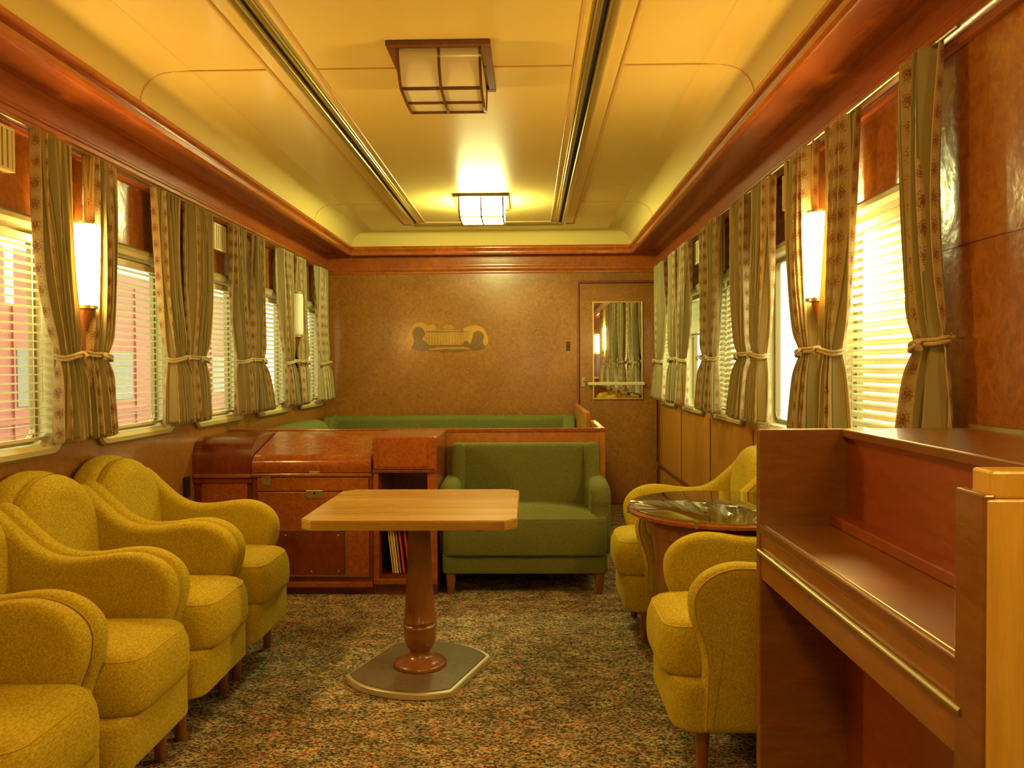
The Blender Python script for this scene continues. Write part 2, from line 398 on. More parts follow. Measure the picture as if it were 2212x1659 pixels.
rail([(0.115,zc),(0.117,zc-0.004),(0.123,zc-0.005),(0.128,zc-0.004),(0.130,zc)], 'plaster_bead', BEAD, r1)
# transverse beads at the ceiling panel joints
for k, yy in enumerate((0.57, 3.12, 5.66)):
    cp = [(XL+d, z-0.001) for d, z in reversed(cv[:-1])]
    bd = MB().box(XL+0.38, XC-0.70, yy-0.004, yy+0.004, zc-0.005, zc+0.002)
    bd.box(XC-0.50, XC+0.50, yy-0.004, yy+0.004, zc-0.005, zc+0.002); bd.box(XC+0.70, XR-0.38, yy-0.004, yy+0.004, zc-0.005, zc+0.002)
    bd.tube([(XL+d, yy, z) for d, z in cv[:-1]], 0.004, 6); bd.tube([(XR-d, yy, z) for d, z in cv[:-1]], 0.004, 6)
    tag(bd.build('trim_%d' % (4+k), BEAD), kind='structure')
# dado seams and kick ledges
sm = MB()
for yy in (3.08, 4.03, 4.98, 5.93): sm.box(XR-0.004, XR+0.002, yy-0.004, yy+0.004, 0.36, 0.88)
sm.box(XR-0.018, XR+0.002, 0.5, YB, 0.345, 0.365)
tag(sm.build('trim_7', CABD), kind='structure')
tag(boxo('baseboard_left', CABD, (XL-0.002, XL+0.015, Y0, 4.1, 0, 0.10)), kind='structure')
tag(boxo('baseboard_right', CABD, (XR-0.015, XR+0.002, Y0, YB, 0, 0.09)), kind='structure')
tag(boxo('baseboard_back', CABD, (XL, 0.40, YB-0.012, YB+0.002, 0, 0.10)), kind='structure')
# panel joint on the windowless part of the right wall
tag(boxo('trim_8', CABD, (XR-0.002, XR+0.001, Y0, 2.2, 1.515, 1.518), bevel=0), kind='structure')

# ------------------------------------------------------------------ windows
def window(idx, side, c):
    X = XL if side < 0 else XR; s = -side        # s: direction into the room
    root = empty('window_%d' % idx, (X, c, WZ0)); tag(root, kind='structure')
    hh = WZ1-WZ0
    def fn(p, q, t): return (s*t, p, q)
    outer = rrect(-WH, WH, 0, hh, 0.07, 8); inner = rrect(-WH+0.042, WH-0.042, 0.045, hh-0.042, 0.055, 8)
    mid = rrect(-WH+0.010, WH-0.010, 0.010, hh-0.010, 0.066, 8)
    mb = MB(); mb.rings([[fn(p, q, -0.002) for p, q in outer], [fn(p, q, 0.016) for p, q in outer], [fn(p, q, 0.024) for p, q in mid]], False, False)
    mb.build('rim', FRAMED, root, smooth=True)
    lip = rrect(-WH+0.026, WH-0.026, 0.028, hh-0.026, 0.060, 8)
    MB().rings([[fn(p, q, 0.024) for p, q in mid], [fn(p, q, 0.021) for p, q in lip]], False, False).build('flange', FLANGE, root, smooth=True)
    mb = MB(); R_ = [[fn(p, q, 0.021) for p, q in lip], [fn(p, q, 0.010) for p, q in inner], [fn(p, q, -0.075) for p, q in inner]]
    mb.rings(R_, False, False).build('window_frame', FRAME, root, smooth=True)
    sash_o = rrect(-WH+0.030, WH-0.030, 0.033, hh-0.030, 0.05, 8); sash_i = rrect(-WH+0.062, WH-0.062, 0.065, hh-0.060, 0.04, 8)
    mb = MB().rings([[fn(p, q, -0.055) for p, q in sash_o], [fn(p, q, -0.055) for p, q in sash_i], [fn(p, q, -0.075) for p, q in sash_i], [fn(p, q, -0.075) for p, q in sash_o]], False, False)
    mb.build('sash', FRAMED, root, smooth=False)
    MB().rings([[fn(p, q, -0.064) for p, q in sash_i], [fn(p, q, -0.068) for p, q in sash_i]]).build('window_pane', GLASS, root)
    return root
for i, c in enumerate(WIN): window(i+1, -1, c)
for i, c in enumerate(WIN): window(i+6, 1, c)

def blind(side, c, label, tilt, drop=1.0, sag=0.0):
    X = XL if side < 0 else XR; s = -side
    root = empty('venetian_blind', (X-s*0.022, c, WZ0+0.05)); tag(root, label, 'blind', 'venetian blinds in the windows')
    h = WZ1-WZ0-0.11; w = WH-0.048
    MB().box(-0.014, 0.014, -w, w, h-0.028, h).build('head_rail', CREAM, root, bevel=0.002)
    mb = MB(); n = 23
    step = (h-0.05)/n
    zb = 0.012
    for k in range(n):
        z = h-0.045-step*k*drop - (1-drop)*0.0
        if z < zb+0.008: break
        jit = random.uniform(-0.05, 0.05)
        prof = []
        for i in range(5):
            t = -1+2*i/4; a = tilt+jit
            px = 0.0125*t*cos(a) - 0.002*(1-t*t)*sin(a); pz = 0.0125*t*sin(a) + 0.002*(1-t*t)*cos(a)
            prof.append((px*s, pz))
        top = prof; bot = [(p, q-0.0008) for p, q in reversed(prof)]
        mb.rings([[(p, -w+0.004, z+q) for p, q in top+bot], [(p, w-0.004, z+q) for p, q in top+bot]])
    zl = z - 0.0
    mb.build('slats', SLAT, root)
    zr = max(zb, zl-0.018)
    MB().box(-0.012, 0.012, -w+0.002, w-0.002, zr-0.008, zr+0.004).build('bottom_rail', CREAM, root, bevel=0.002)
    for yy in (-w*0.72, w*0.72):
        MB().box(s*0.0135-0.0008, s*0.0135+0.0008, yy-0.0022, yy+0.0022, zr, h-0.02).build('ladder_cord', SLAT, root)
    MB().tube([(s*0.017, w*0.86, h-0.01), (s*0.018, w*0.86, h*0.45), (s*0.018, w*0.86, 0.15)], 0.0018, 6).build('tilt_cord', SLAT, root)
    return root
T1 = 0.30
blind(-1, WIN[0], 'cream venetian blind in the nearest window of the left wall', 0.22)
blind(-1, WIN[1], 'cream venetian blind in the left wall window just beyond the lit tube lamp', 0.25)
blind(-1, WIN[2], 'cream venetian blind in the left wall window below the far cream grille', 0.45)
blind(-1, WIN[3], 'cream venetian blind in the left wall window second from the back wall', 0.45)
blind(-1, WIN[4], 'cream venetian blind in the left wall window next to the back wall', 0.5)
blind(1, WIN[0], 'bright half-closed venetian blind above the writing desk', -1.0)
blind(1, WIN[2], 'closed cream venetian blind in the middle window of the right wall', -1.1)
blind(1, WIN[3], 'cream venetian blind in the right wall window second from the door', 0.2, 0.3)
blind(1, WIN[4], 'cream venetian blind in the right wall window nearest the door', -0.8)

# ------------------------------------------------------------------ curtains
def curtain(side, top, tie, bot, hook, label, seed, n=5, z0=0.938, z1=2.045, dd=0.066):
    rnd = random.Random(seed)
    X = XL if side < 0 else XR; s = -side
    yc = (tie[0]+tie[1])/2
    root = empty('curtain', (X, yc, z0)); tag(root, label, 'curtain', 'floral striped curtains tied back beside the windows')
    NU, NV = 72, 56; ztie = 1.252
    mb = MB(); mb.uv = []
    ph = rnd.uniform(0, 6.28); ph2 = rnd.uniform(0, 6.28); cloth = 0.085*n
    for j in range(NV+1):
        v = j/NV; z = z1+(z0-z1)*v
        if z > ztie:
            t = (z1-z)/(z1-ztie); k = t**2.6; a = top[0]+(tie[0]-top[0])*k; b = top[1]+(tie[1]-top[1])*k
            full = 1-k
        else:
            t = (ztie-z)/(ztie-z0); k = t**0.75; a = tie[0]+(bot[0]-tie[0])*k; b = tie[1]+(bot[1]-tie[1])*k
            full = k*0.9
        near_tie = math.exp(-((z-ztie)/0.05)**2)
        sc_ = (1-0.13*near_tie)*(0.92 if z > ztie else 0.97)
        mid_, half = (a+b)/2, (b-a)/2*sc_
        amp = 0.023+0.009*full*(1 if z < ztie else 0.5)
        bil = 0.010*sin(pi*min(1, (z1-z)/(z1-ztie))) if z > ztie else 0.012*t
        for i in range(NU+1):
            u = i/NU
            w = 2*pi*(n*u + 0.22*sin(2*pi*u*1.3+ph) + 0.10*sin(5*v+ph2))+ph
            y = mid_ + half*(2*u-1) + 0.006*sin(w*0.5+v*6+ph2)*full
            y += 0.35*amp*cos(w)*0.6
            x = dd + amp*sin(w)*(1-0.45*near_tie) + bil*(1-abs(2*u-1)) + 0.012*near_tie*math.sqrt(max(0, 1-(2*u-1)**2)) - 0.008*near_tie
            x = max(0.028, x)
            zz = z + (0.010*sin(w+1.0) if v > 0.985 else 0) - (0.006*sin(w) if v < 0.02 else 0)
            mb.v.append((s*x, y-yc, zz-z0)); mb.uv.append((u*cloth, v*1.12))
    for j in range(NV):
        for i in range(NU):
            q = j*(NU+1)+i; mb.f.append((q, q+1, q+NU+2, q+NU+1))
    o = mb.build('cloth', CURT, root, smooth=True, angle=180)
    md = o.modifiers.new('thickness', 'SOLIDIFY'); md.thickness = 0.0016
    # rope tie-back with knot and hook
    hy = hook-yc
    hw = (tie[1]-tie[0])/2*0.87+0.008
    path = []
    for i in range(28):
        a = 2*pi*i/28; path.append((s*(dd+0.002+0.036*cos(a)), hw*sin(a), ztie-z0+0.010*sin(a)*(1 if hy > 0 else -1)+0.003*cos(3*a)))
    path2 = [(p[0]+s*0.002*sin(i), p[1]*1.02, p[2]+0.011) for i, p in enumerate(path)]
    kb_ = MB().tube(path, 0.0055, 8, True).tube(path2, 0.005, 8, True)
    sy = 1 if hy > 0 else -1
    kb_.tube([(s*(dd+0.010), sy*hw*0.93, ztie-z0+0.008), (s*0.045, (sy*hw+hy)/2, ztie-z0+0.018), (s*0.022, hy, ztie-z0+0.024)], 0.005, 8)
    kx = s*(dd+0.040)
    for q in range(3): kb_.tube([(kx, sy*hw*(0.30+0.09*q), ztie-z0-0.010), (kx+s*0.008, sy*hw*(0.34+0.09*q), ztie-z0+0.004), (kx, sy*hw*(0.30+0.09*q), ztie-z0+0.018)], 0.005, 6)
    kb_.build('tieback', ROPE, root, smooth=True)
    MB().tube([(s*0.001, hy, ztie-z0+0.022), (s*0.024, hy, ztie-z0+0.022), (s*0.030, hy, ztie-z0+0.034)], 0.003, 6).build('hook', BRASS, root, smooth=True)
    return root
G = 'floral curtain tied back '
curtain(-1, (2.72,2.93), (2.86,3.00), (2.84,3.03), 3.03, G+'just left of the lit tube lamp on the left wall', 1, 5)
curtain(-1, (3.06,3.25), (3.05,3.21), (3.06,3.24), 3.12, G+'just right of the lit tube lamp on the left wall', 2, 5)
curtain(-1, (3.62,3.85), (3.75,3.93), (3.73,3.96), 3.95, G+'at the far side of the second left window', 3, 5)
curtain(-1, (3.97,4.25), (3.96,4.20), (4.00,4.21), 4.04, G+'left of the far cream grille on the left wall', 4, 5)
curtain(-1, (4.55,4.75), (4.66,4.87), (4.63,4.90), 4.905, G+'just right of the far cream grille on the left wall', 5, 5)
curtain(-1, (4.93,5.09), (4.92,5.12), (4.94,5.28), 4.915, G+'at the fourth left window, hem flared towards the blind', 6, 5)
curtain(-1, (5.42,5.70), (5.57,5.79), (5.63,5.86), 5.87, G+'just left of the unlit white tube lamp', 7, 5)
curtain(-1, (5.84,6.02), (5.88,6.14), (5.90,6.13), 5.92, G+'just right of the unlit white tube lamp', 8, 4)
curtain(-1, (6.38,6.68), (6.48,6.77), (6.48,6.86), 6.88, G+'in the corner of left wall and back wall', 9, 4)
curtain(1, (2.11,2.27), (2.06,2.22), (2.05,2.31), 2.10, G+'at the near end of the right wall above the desk', 10, 3, z1=2.055)
curtain(1, (2.62,2.84), (2.76,2.92), (2.70,2.93), 2.96, G+'just right of the lit tube lamp on the right wall', 11, 4)
curtain(1, (2.98,3.28), (2.97,3.15), (2.98,3.22), 3.06, G+'just left of the lit tube lamp on the right wall', 12, 5)
curtain(1, (3.50,3.80), (3.62,3.80), (3.60,3.88), 3.84, G+'at the far side of the unshaded bright right window', 13, 5)
curtain(1, (3.87,4.18), (3.89,4.07), (3.94,4.22), 3.92, G+'at the near side of the middle right window', 14, 5)
curtain(1, (4.44,4.67), (4.58,4.72), (4.53,4.78), 4.80, G+'at the far side of the middle right window', 15, 4)
curtain(1, (4.70,4.92), (4.76,4.90), (4.80,5.02), 4.84, G+'at the near side of the second-last right window', 16, 4)
curtain(1, (5.28,5.60), (5.45,5.68), (5.42,5.76), 5.72, G+'just left of the far right grille', 17, 5)
curtain(1, (5.68,6.02), (5.80,6.00), (5.78,6.08), 5.86, G+'at the near side of the last right window', 18, 5)
curtain(1, (6.22,6.66), (6.42,6.66), (6.36,6.84), 6.78, G+'in the corner beside the mirrored door', 19, 5)
rodl = MB().tube([(XL+0.058, 2.0, 2.052), (XL+0.058, 6.9, 2.052)], 0.006, 8).build('curtain_rod', BRASS, smooth=True)
tag(rodl, 'thin metal curtain rod under the cornice of the left wall', 'curtain rod')
rodr = MB().tube([(XR-0.058, 2.02, 2.052), (XR-0.058, 6.9, 2.052)], 0.006, 8).build('curtain_rod', BRASS, smooth=True)
tag(rodr, 'thin metal curtain rod under the cornice of the right wall', 'curtain rod')

# ------------------------------------------------------------------ ventilation grilles
def grille(side, c, label):
    X = XL if side < 0 else XR; s = -side
    root = empty('ventilation_grille', (X, c, 1.880)); tag(root, label, 'grille', 'ventilation grilles above the windows')
    MB().box(min(0, s*0.010), max(0, s*0.010), -0.083, 0.083, 0.004, 0.146).build('back_plate', BLACK, root)
    fr = MB()
    for y0, y1, z0, z1 in ((-0.09,-0.078,0,0.15),(0.078,0.09,0,0.15),(-0.078,0.078,0,0.010),(-0.078,0.078,0.140,0.15)):
        fr.box(min(0,s*0.030), max(0,s*0.030), y0, y1, z0, z1)
    fr.build('frame', CREAM, root, bevel=0.001)
    sl = MB()
    for k in range(6):
        y = -0.067+0.0268*k
        sl.box(min(s*0.010,s*0.028), max(s*0.010,s*0.028), y-0.008, y+0.008, 0.010, 0.140)
    sl.build('slats', CREAM, root)
grille(-1, 2.60, 'cream ventilation grille at the left edge of the photo')
grille(-1, 4.50, 'cream ventilation grille on the left wall above the third window')
grille(1, 3.40, 'cream ventilation grille on the right wall beside the near lit tube lamp')
grille(1, 5.27, 'small far cream ventilation grille on the right wall nearest the back wall')

# ------------------------------------------------------------------ wall tube lamps
def sconce(side, y, lit, label, z0=1.455, z1=1.765):
    X = XL if side < 0 else XR; s = -side
    root = empty('wall_lamp', (X, y, 1.28)); tag(root, label, 'wall lamp', 'tube lamps on the window piers')
    b = 1.28; cx = s*0.064
    bp_ = MB().prism([(-0.022, 0), (0.022, 0), (0.030, 0.20), (0.030, z1-b+0.10), (-0.030, z1-b+0.10), (-0.030, 0.20)], YZ, 0, s*0.014)
    bp_.build('back_plate', LEGW, root, bevel=0.003)
    MB().lathe([(0.038,z0-b), (0.043,z0-b+0.006), (0.046,z0-b+0.03), (0.046,z1-b-0.03), (0.043,z1-b-0.006), (0.038,z1-b)], cx, 0, 24).build('glass_tube', {True: TUBE_LIT, False: TUBE_OFF, 'dim': TUBE_DIM}[lit], root, smooth=True, angle=60)
    for nm, za, zb in (('lower_cap', z0-b-0.016, z0-b), ('upper_cap', z1-b, z1-b+0.012)):
        MB().lathe([(0.030,za), (0.045,za+0.002), (0.045,zb-0.001), (0.030,zb)], cx, 0, 24).box(min(0.0,cx), max(0.0,cx), -0.012, 0.012, za+0.002, zb-0.001).build(nm, BRASS, root, smooth=True)
    MB().lathe([(0.008,z0-b-0.10),(0.020,z0-b-0.06),(0.028,z0-b-0.017)], cx*0.92, 0, 16).build('finial', LEGW, root, smooth=True)
    return root
sconce(-1, 3.045, True, 'lit tube-shaped wall lamp on the left wall')
sconce(1, 2.965, True, 'lit tube-shaped wall lamp on the right wall')
sconce(1, 0.24, 'dim', 'lit tube-shaped wall lamp on the right wall beside the viewer')
sconce(-1, 5.86, False, 'unlit white tube-shaped wall lamp between the last two left windows')

# ------------------------------------------------------------------ ceiling lamps
def ceiling_lamp(y, glass, label, lit):
    root = empty('ceiling_lamp', (XC+0.003, y, ZC)); tag(root, label, 'ceiling lamp', 'square ceiling lamps along the centre panel')
    hw = 0.190
    fl = MB(); fl.box(-hw, hw, -0.25, -0.222, -0.018, 0); fl.box(-hw, hw, 0.222, 0.25, -0.018, 0)
    fl.box(-hw, -hw+0.028, -0.222, 0.222, -0.018, 0); fl.box(hw-0.028, hw, -0.222, 0.222, -0.018, 0)
    fl.build('flange', LAMPW, root, bevel=0.002)
    half = smoothcurve([(-0.215,-0.012), (-0.212,-0.05), (-0.195,-0.085), (-0.165,-0.118), (-0.135,-0.132), (-0.06,-0.138), (0,-0.139)], 5)
    prof = half + [(-y_, z_) for y_, z_ in reversed(half[:-1])]
    gw = 0.150
    MB().rings([[(-gw, p, q) for p, q in prof], [(gw, p, q) for p, q in prof]]).build('opal_glass', glass, root, smooth=True, angle=50)
    def rib(x, w=0.010, d=0.008):
        nn = [(p, q) for p, q in prof]; out = offs(prof, -d)
        a = [(x-w/2, p, q) for p, q in out]; b_ = [(x+w/2, p, q) for p, q in out]
        ia = [(x-w/2, p, q) for p, q in prof]; ib = [(x+w/2, p, q) for p, q in prof]
        n_ = len(prof); mb = MB()
        for L1, L2 in ((a, b_), (b_, ib), (ib, ia), (ia, a)):
            base = len(mb.v); mb.v += L1+L2
            for i in range(n_-1): mb.f.append((base+i, base+i+1, base+n_+i+1, base+n_+i))
        return mb
    for x in (-gw, 0, gw): rib(x).build('rib', LAMPW, root)
    for yy, zz in ((-0.138,-0.132), (0,-0.139), (0.138,-0.132)):
        MB().box(-gw-0.004, gw+0.004, yy-0.004, yy+0.004, zz-0.009, zz+0.002).build('crossbar', LAMPW, root)
    return root
ceiling_lamp(3.11, OPAL_OFF, 'unlit square ceiling lamp with wooden ribs, nearest in view', False)
ceiling_lamp(5.62, OPAL_LIT, 'brightly lit ceiling lamp nearest the back wall', True)
ceiling_lamp(0.57, OPAL_WARM, 'warm lit ceiling lamp above the viewer', True)
ceiling_lamp(-1.97, OPAL_WARM, 'warm lit ceiling lamp behind the viewer', True)

# ------------------------------------------------------------------ back wall: door, inlay, switch
dr = empty('door_1', (0.782, YB, 0)); tag(dr, kind='structure')
MB().box(-0.335, 0.335, -0.030, 0.0, 0.004, 1.935).build('door_leaf', WALL, dr, bevel=0.003)
fm = MB(); fm.box(-0.356,-0.341,-0.036,0,0,1.962); fm.box(0.341,0.356,-0.036,0,0,1.962); fm.box(-0.341,0.341,-0.036,0,1.941,1.962)
fm.build('door_frame', CABD, dr, bevel=0.003)
mx0, mx1, mz0, mz1 = -0.225, 0.214, 0.923, 1.779
MB().box(mx0+0.01, mx1-0.01, -0.034, -0.029, mz0+0.01, mz1-0.01).build('mirror', MIRROR, dr)
mf = MB()
for a in ((mx0,mx0+0.012,mz0,mz1),(mx1-0.012,mx1,mz0,mz1),(mx0+0.012,mx1-0.012,mz0,mz0+0.012),(mx0+0.012,mx1-0.012,mz1-0.012,mz1)): mf.box(a[0],a[1],-0.042,-0.028,a[2],a[3])
mf.build('mirror_frame', GOLD, dr, bevel=0.002)
MB().box(mx0-0.045, mx1+0.010, -0.064, -0.052, 1.048, 1.075).box(mx0-0.030, mx0-0.012, -0.053, -0.028, 1.05, 1.073).box(mx1-0.006, mx1+0.006, -0.053, -0.028, 1.05, 1.073).build('push_bar', FRAME, dr, bevel=0.003)
MB().box(-0.325, -0.290, -0.036, -0.028, 1.03, 1.12).build('lock_plate', BRASS, dr, bevel=0.003)
MB().tube([(-0.307,-0.034,1.085),(-0.307,-0.062,1.085),(-0.265,-0.064,1.083)], 0.006, 8).build('door_handle', BRASS, dr, smooth=True)
for z in (0.3, 1.7): MB().lathe([(0.005,z),(0.005,z+0.08)], 0.338, -0.036, 10).build('hinge', BRASS, dr, smooth=True)

sw = empty('light_switch', (0.345, YB, 1.352)); tag(sw, 'small dark light switch plate on the back wall beside the door', 'switch')
MB().prism(rrect(-0.016,0.016,0,0.078,0.006,3), XZ, -0.006, 0).build('plate', DARKM, sw)
for z in (0.018, 0.058): MB().box(-0.003, 0.003, -0.013, -0.005, z-0.005, z+0.005).build('toggle', BRASS, sw)

INL_Y = wood('inlay_pale_maple', (0.58,0.30,0.03), (0.42,0.20,0.02), (3,3,3), 0.35, 0.3, det=10)
INL_B = wood('inlay_building_veneer', (0.44,0.24,0.03), (0.34,0.17,0.02), (3,3,3), 0.35, 0.3, det=10)
INL_G = wood('inlay_grey_sycamore', (0.22,0.12,0.03), (0.13,0.065,0.018), (3,3,3), 0.35, 0.3, det=16)
INL_D = mat('inlay_dark_line', (0.12,0.05,0.015), 0.4)
pic = empty('marquetry_panel', (-0.725, YB, 1.355)); tag(pic, 'inlaid wood picture of a domed building between trees on the back wall', 'wall picture')
def blob(pts, n=5): return smoothcurve(pts+[pts[0]], n)[:-1]
MB().prism(blob([(-0.355,0.09),(-0.33,0.17),(-0.29,0.235),(-0.22,0.255),(-0.16,0.225),(-0.12,0.235),(-0.09,0.20),(-0.10,0.10),(-0.20,0.05),(-0.30,0.05)]), XZ, -0.0010, 0).build('cloud', INL_Y, pic)
MB().prism(blob([(0.15,0.20),(0.20,0.215),(0.27,0.225),(0.33,0.19),(0.362,0.12),(0.35,0.05),(0.25,0.04),(0.16,0.10)]), XZ, -0.0010, 0).build('cloud', INL_Y, pic)
bd = MB().prism([(-0.185,0.045),(0.20,0.045),(0.20,0.165),(0.13,0.175),(0.13,0.185),(0.03,0.185),(0.03,0.195),(-0.10,0.195),(-0.10,0.185),(-0.185,0.185)], XZ, -0.0020, 0)
bd.prism([(-0.04,0.19)]+[(0.015+0.055*cos(pi-pi*i/10), 0.196+0.036*sin(pi*i/10)) for i in range(11)], XZ, -0.0020, 0)
bld = bd.build('building', INL_B, pic)
cl = MB()
for k in range(15): cl.box(-0.172+0.0255*k, -0.164+0.0255*k, -0.0032, -0.001, 0.060, 0.160)
cl.build('columns', INL_Y, bld)
ln = MB().box(-0.185,0.20,-0.0032,-0.001,0.168,0.173).box(-0.185,0.20,-0.0032,-0.001,0.045,0.052).build('cornice_line', INL_D, bld)
for pts in ([(-0.31,0.03),(-0.29,0.09),(-0.30,0.17),(-0.26,0.215),(-0.21,0.20),(-0.19,0.15),(-0.215,0.11),(-0.17,0.07),(-0.15,0.02),(-0.22,0.0)],
            [(0.19,0.03),(0.22,0.09),(0.24,0.16),(0.29,0.175),(0.33,0.14),(0.32,0.08),(0.335,0.03),(0.27,0.005)]):
    MB().prism(blob(pts), XZ, -0.0036, 0).build('tree', INL_G, pic)
for pts in ([(0.145,0.05),(0.16,0.085),(0.19,0.08),(0.20,0.045),(0.17,0.035)], [(-0.16,0.03),(-0.13,0.055),(-0.10,0.04),(-0.12,0.022)]):
    MB().prism(blob(pts), XZ, -0.0040, 0).build('shrub', INL_G, pic)
MB().prism([(-0.20,0.018),(-0.02,0.028),(0.0,0.030),(0.20,0.032),(0.30,0.022),(0.10,0.008),(-0.10,0.006)], XZ, -0.0028, 0).build('path', INL_Y, pic)
MB().prism([(-0.16,0.010),(0.02,0.020),(0.26,0.014),(0.10,-0.004),(-0.10,-0.002)], XZ, -0.0034, 0).build('shadow', INL_G, pic)

# ------------------------------------------------------------------ armchairs
def make_armchair():
    root = empty('armchair'); 
    body = rrect(-0.345, 0.352, -0.232, 0.232, 0.05, 6, (0.075, 0.04, 0.04, 0.075))
    pillow(body, 0.145, 0.292, 0.02, 0.0).build('base', YEL, root, smooth=True, angle=60)
    seat = rrect(-0.24, 0.382, -0.190, 0.190, 0.07, 7, (0.085, 0.03, 0.03, 0.085))
    # seat cushion, sides a little fuller at mid height
    R_ = []; cx = 0.07
    ring = [(0.028,0.286),(0.010,0.290),(0.003,0.305),(0.0,0.34),(0.0,0.38),(0.004,0.41),(0.014,0.435),(0.030,0.450)]
    for d, z in ring: R_.append([(p, q, z - 0.010*max(0, (p-0.25)/0.13) * (1 if z > 0.33 else 0)) for p, q in offs(seat, d)])
    last = offs(seat, 0.030)
    for k in range(1, 8):
        s_ = 1-k/7.5; R_.append([(cx+(p-cx)*s_, q*s_, 0.450-0.010*max(0, (cx+(p-cx)*s_-0.25)/0.13)+0.020*(1-s_*s_)) for p, q in last])
    sc = MB().rings(R_).build('seat_cushion', YEL, root, smooth=True, angle=70)
    e = [(p, q, 0.440-0.010*max(0, (p-0.25)/0.13)) for p, q in offs(seat, 0.018)]
    MB().tube(e, 0.0024, 6, True).build('piping', YELP, sc, smooth=True)
    top = smoothcurve([(-0.335,0.765),(-0.27,0.775),(-0.20,0.715),(-0.13,0.655),(-0.06,0.624),(0.03,0.622),(0.12,0.634),(0.19,0.634),(0.25,0.613),(0.292,0.575),(0.308,0.53),(0.302,0.47),(0.280,0.41),(0.268,0.34),(0.272,0.24),(0.276,0.15)], 4)
    arm = [(-0.345,0.15),(-0.355,0.4),(-0.352,0.6)] + top
    for s_ in (-1, 1):
        a = rounded(arm, XZ, s_*0.172, s_*0.246, 0.026, 5).build('armrest', YEL, root, smooth=True, angle=75)
        out = offs(arm, 0.010)
        MB().tube([(p, s_*0.2435, q) for p, q in out[3:]], 0.0024, 6).build('piping', YELP, a, smooth=True)
    # back shell: hump outline, reclined, and the round pad in front of it
    hump = [(-0.245,0.15),(-0.245,0.60)] + [(-0.245*cos(pi*i/24), 0.62+0.232*sin(pi*i/24)**0.85) for i in range(25)] + [(0.245,0.60),(0.245,0.15)]
    def rec(x): return lambda p, q, t: (x+t-0.10*max(0, q-0.42), p, q)
    rounded(hump, rec(-0.345), 0.0, 0.10, 0.035, 5).build('backrest', YEL, root, smooth=True, angle=75)
    pad = [(-0.200,0.40)] + [(-0.222*cos(pi*i/24), 0.61+0.232*sin(pi*i/24)**0.85) for i in range(25)] + [(0.200,0.40)]
    rounded(pad, rec(-0.285), 0.0, 0.115, 0.065, 8).build('back_pad', YEL, root, smooth=True, angle=75)
    for x, y in ((0.262, 0.178), (0.262, -0.178), (-0.285, 0.178), (-0.285, -0.178)):
        MB().lathe([(0.0145,0.0), (0.0165,0.004), (0.017,0.03), (0.0225,0.155)], x, y, 16).build('leg', LEGW, root, smooth=True)
    return root
ch = make_armchair()
G_ = 'mustard armchairs with round backs'
spots = [(-1.40, 1.70, 0, 'mustard armchair nearest the viewer in the left row, seat cut off by the frame'),
         (-1.40, 2.20, 0, 'second mustard armchair from the front in the left row'),
         (-1.40, 2.695, 0, 'third mustard armchair from the front in the left row'),
         (-1.40, 3.19, 0, 'farthest mustard armchair of the left row, closest to the cabinet'),
         (0.765, 2.490, pi, 'mustard armchair between the desk and the round glass-topped table'),
         (0.762, 3.615, pi, 'mustard armchair behind the round glass-topped table')]
for i, (x, y, rz, lab) in enumerate(spots):
    o = ch if i == 0 else copy_tree(ch)
    o.location = (x, y, 0); o.rotation_euler = (0, 0, rz); tag(o, lab, 'armchair', G_)

# ------------------------------------------------------------------ pedestal table
tb = empty('pedestal_table', (-0.437, 3.10, 0)); tag(tb, 'light oak table with cut corners on a turned wooden column and metal-edged foot', 'table')
x0, x1, y0, y1, c = -0.392, 0.392, -0.305, 0.420, 0.045
oct_ = [(x0+c,y0),(x1-c,y0),(x1,y0+c),(x1,y1-c),(x1-c,y1),(x0+c,y1),(x0,y1-c),(x0,y0+c)]
MB().prism(oct_, XY, 0.623, 0.656).build('edge_band', TABE, tb, bevel=0.002)
MB().prism(offs(oct_, 0.0015), XY, 0.6555, 0.660).build('tabletop', TABW, tb, bevel=0.001)
MB().prism(offs(oct_, 0.14), XY, 0.600, 0.6235).build('underframe', LEGW, tb, bevel=0.003)
prof = [(0.046,0.60),(0.045,0.53),(0.048,0.44),(0.053,0.35),(0.059,0.25),(0.061,0.215),(0.065,0.210),(0.0655,0.204),(0.060,0.198),(0.060,0.195),(0.066,0.190),(0.067,0.182),(0.064,0.174),(0.063,0.165),(0.0645,0.15),(0.062,0.13),(0.055,0.110),(0.046,0.096),(0.040,0.088),(0.040,0.080),(0.044,0.070),(0.056,0.060),(0.080,0.052),(0.100,0.046),(0.105,0.038),(0.104,0.031)]
MB().lathe(list(reversed(prof)), 0, 0, 48).build('column', LEGW, tb, smooth=True, angle=50)
def foot(dw, rr=0.275):
    a = radians(-19); w = 0.225+dw; R2 = rr+dw
    pts = []
    hl = math.asin(w/ (0.34))
    for sg in (1, -1):
        for i in range(17):
            t = -0.72+1.44*i/16
            px = sg*w*sin(t)/sin(0.72); py = sg*(R2-0.085*(abs(t)/0.72)**2.2)
            pts.append((-px if False else px, py))
    q = []
    for px, py in pts: q.append((px*cos(a)-py*sin(a), px*sin(a)+py*cos(a)))
    return q
# order the outline: top arc left->right then bottom arc right->left
MB().prism(foot(0), XY, 0.0, 0.026).build('foot_rim', PLATE, tb, bevel=0.006, seg=3)
MB().prism(foot(-0.014), XY, 0.0255, 0.030).build('foot_plate', LINO, tb, bevel=0.002)

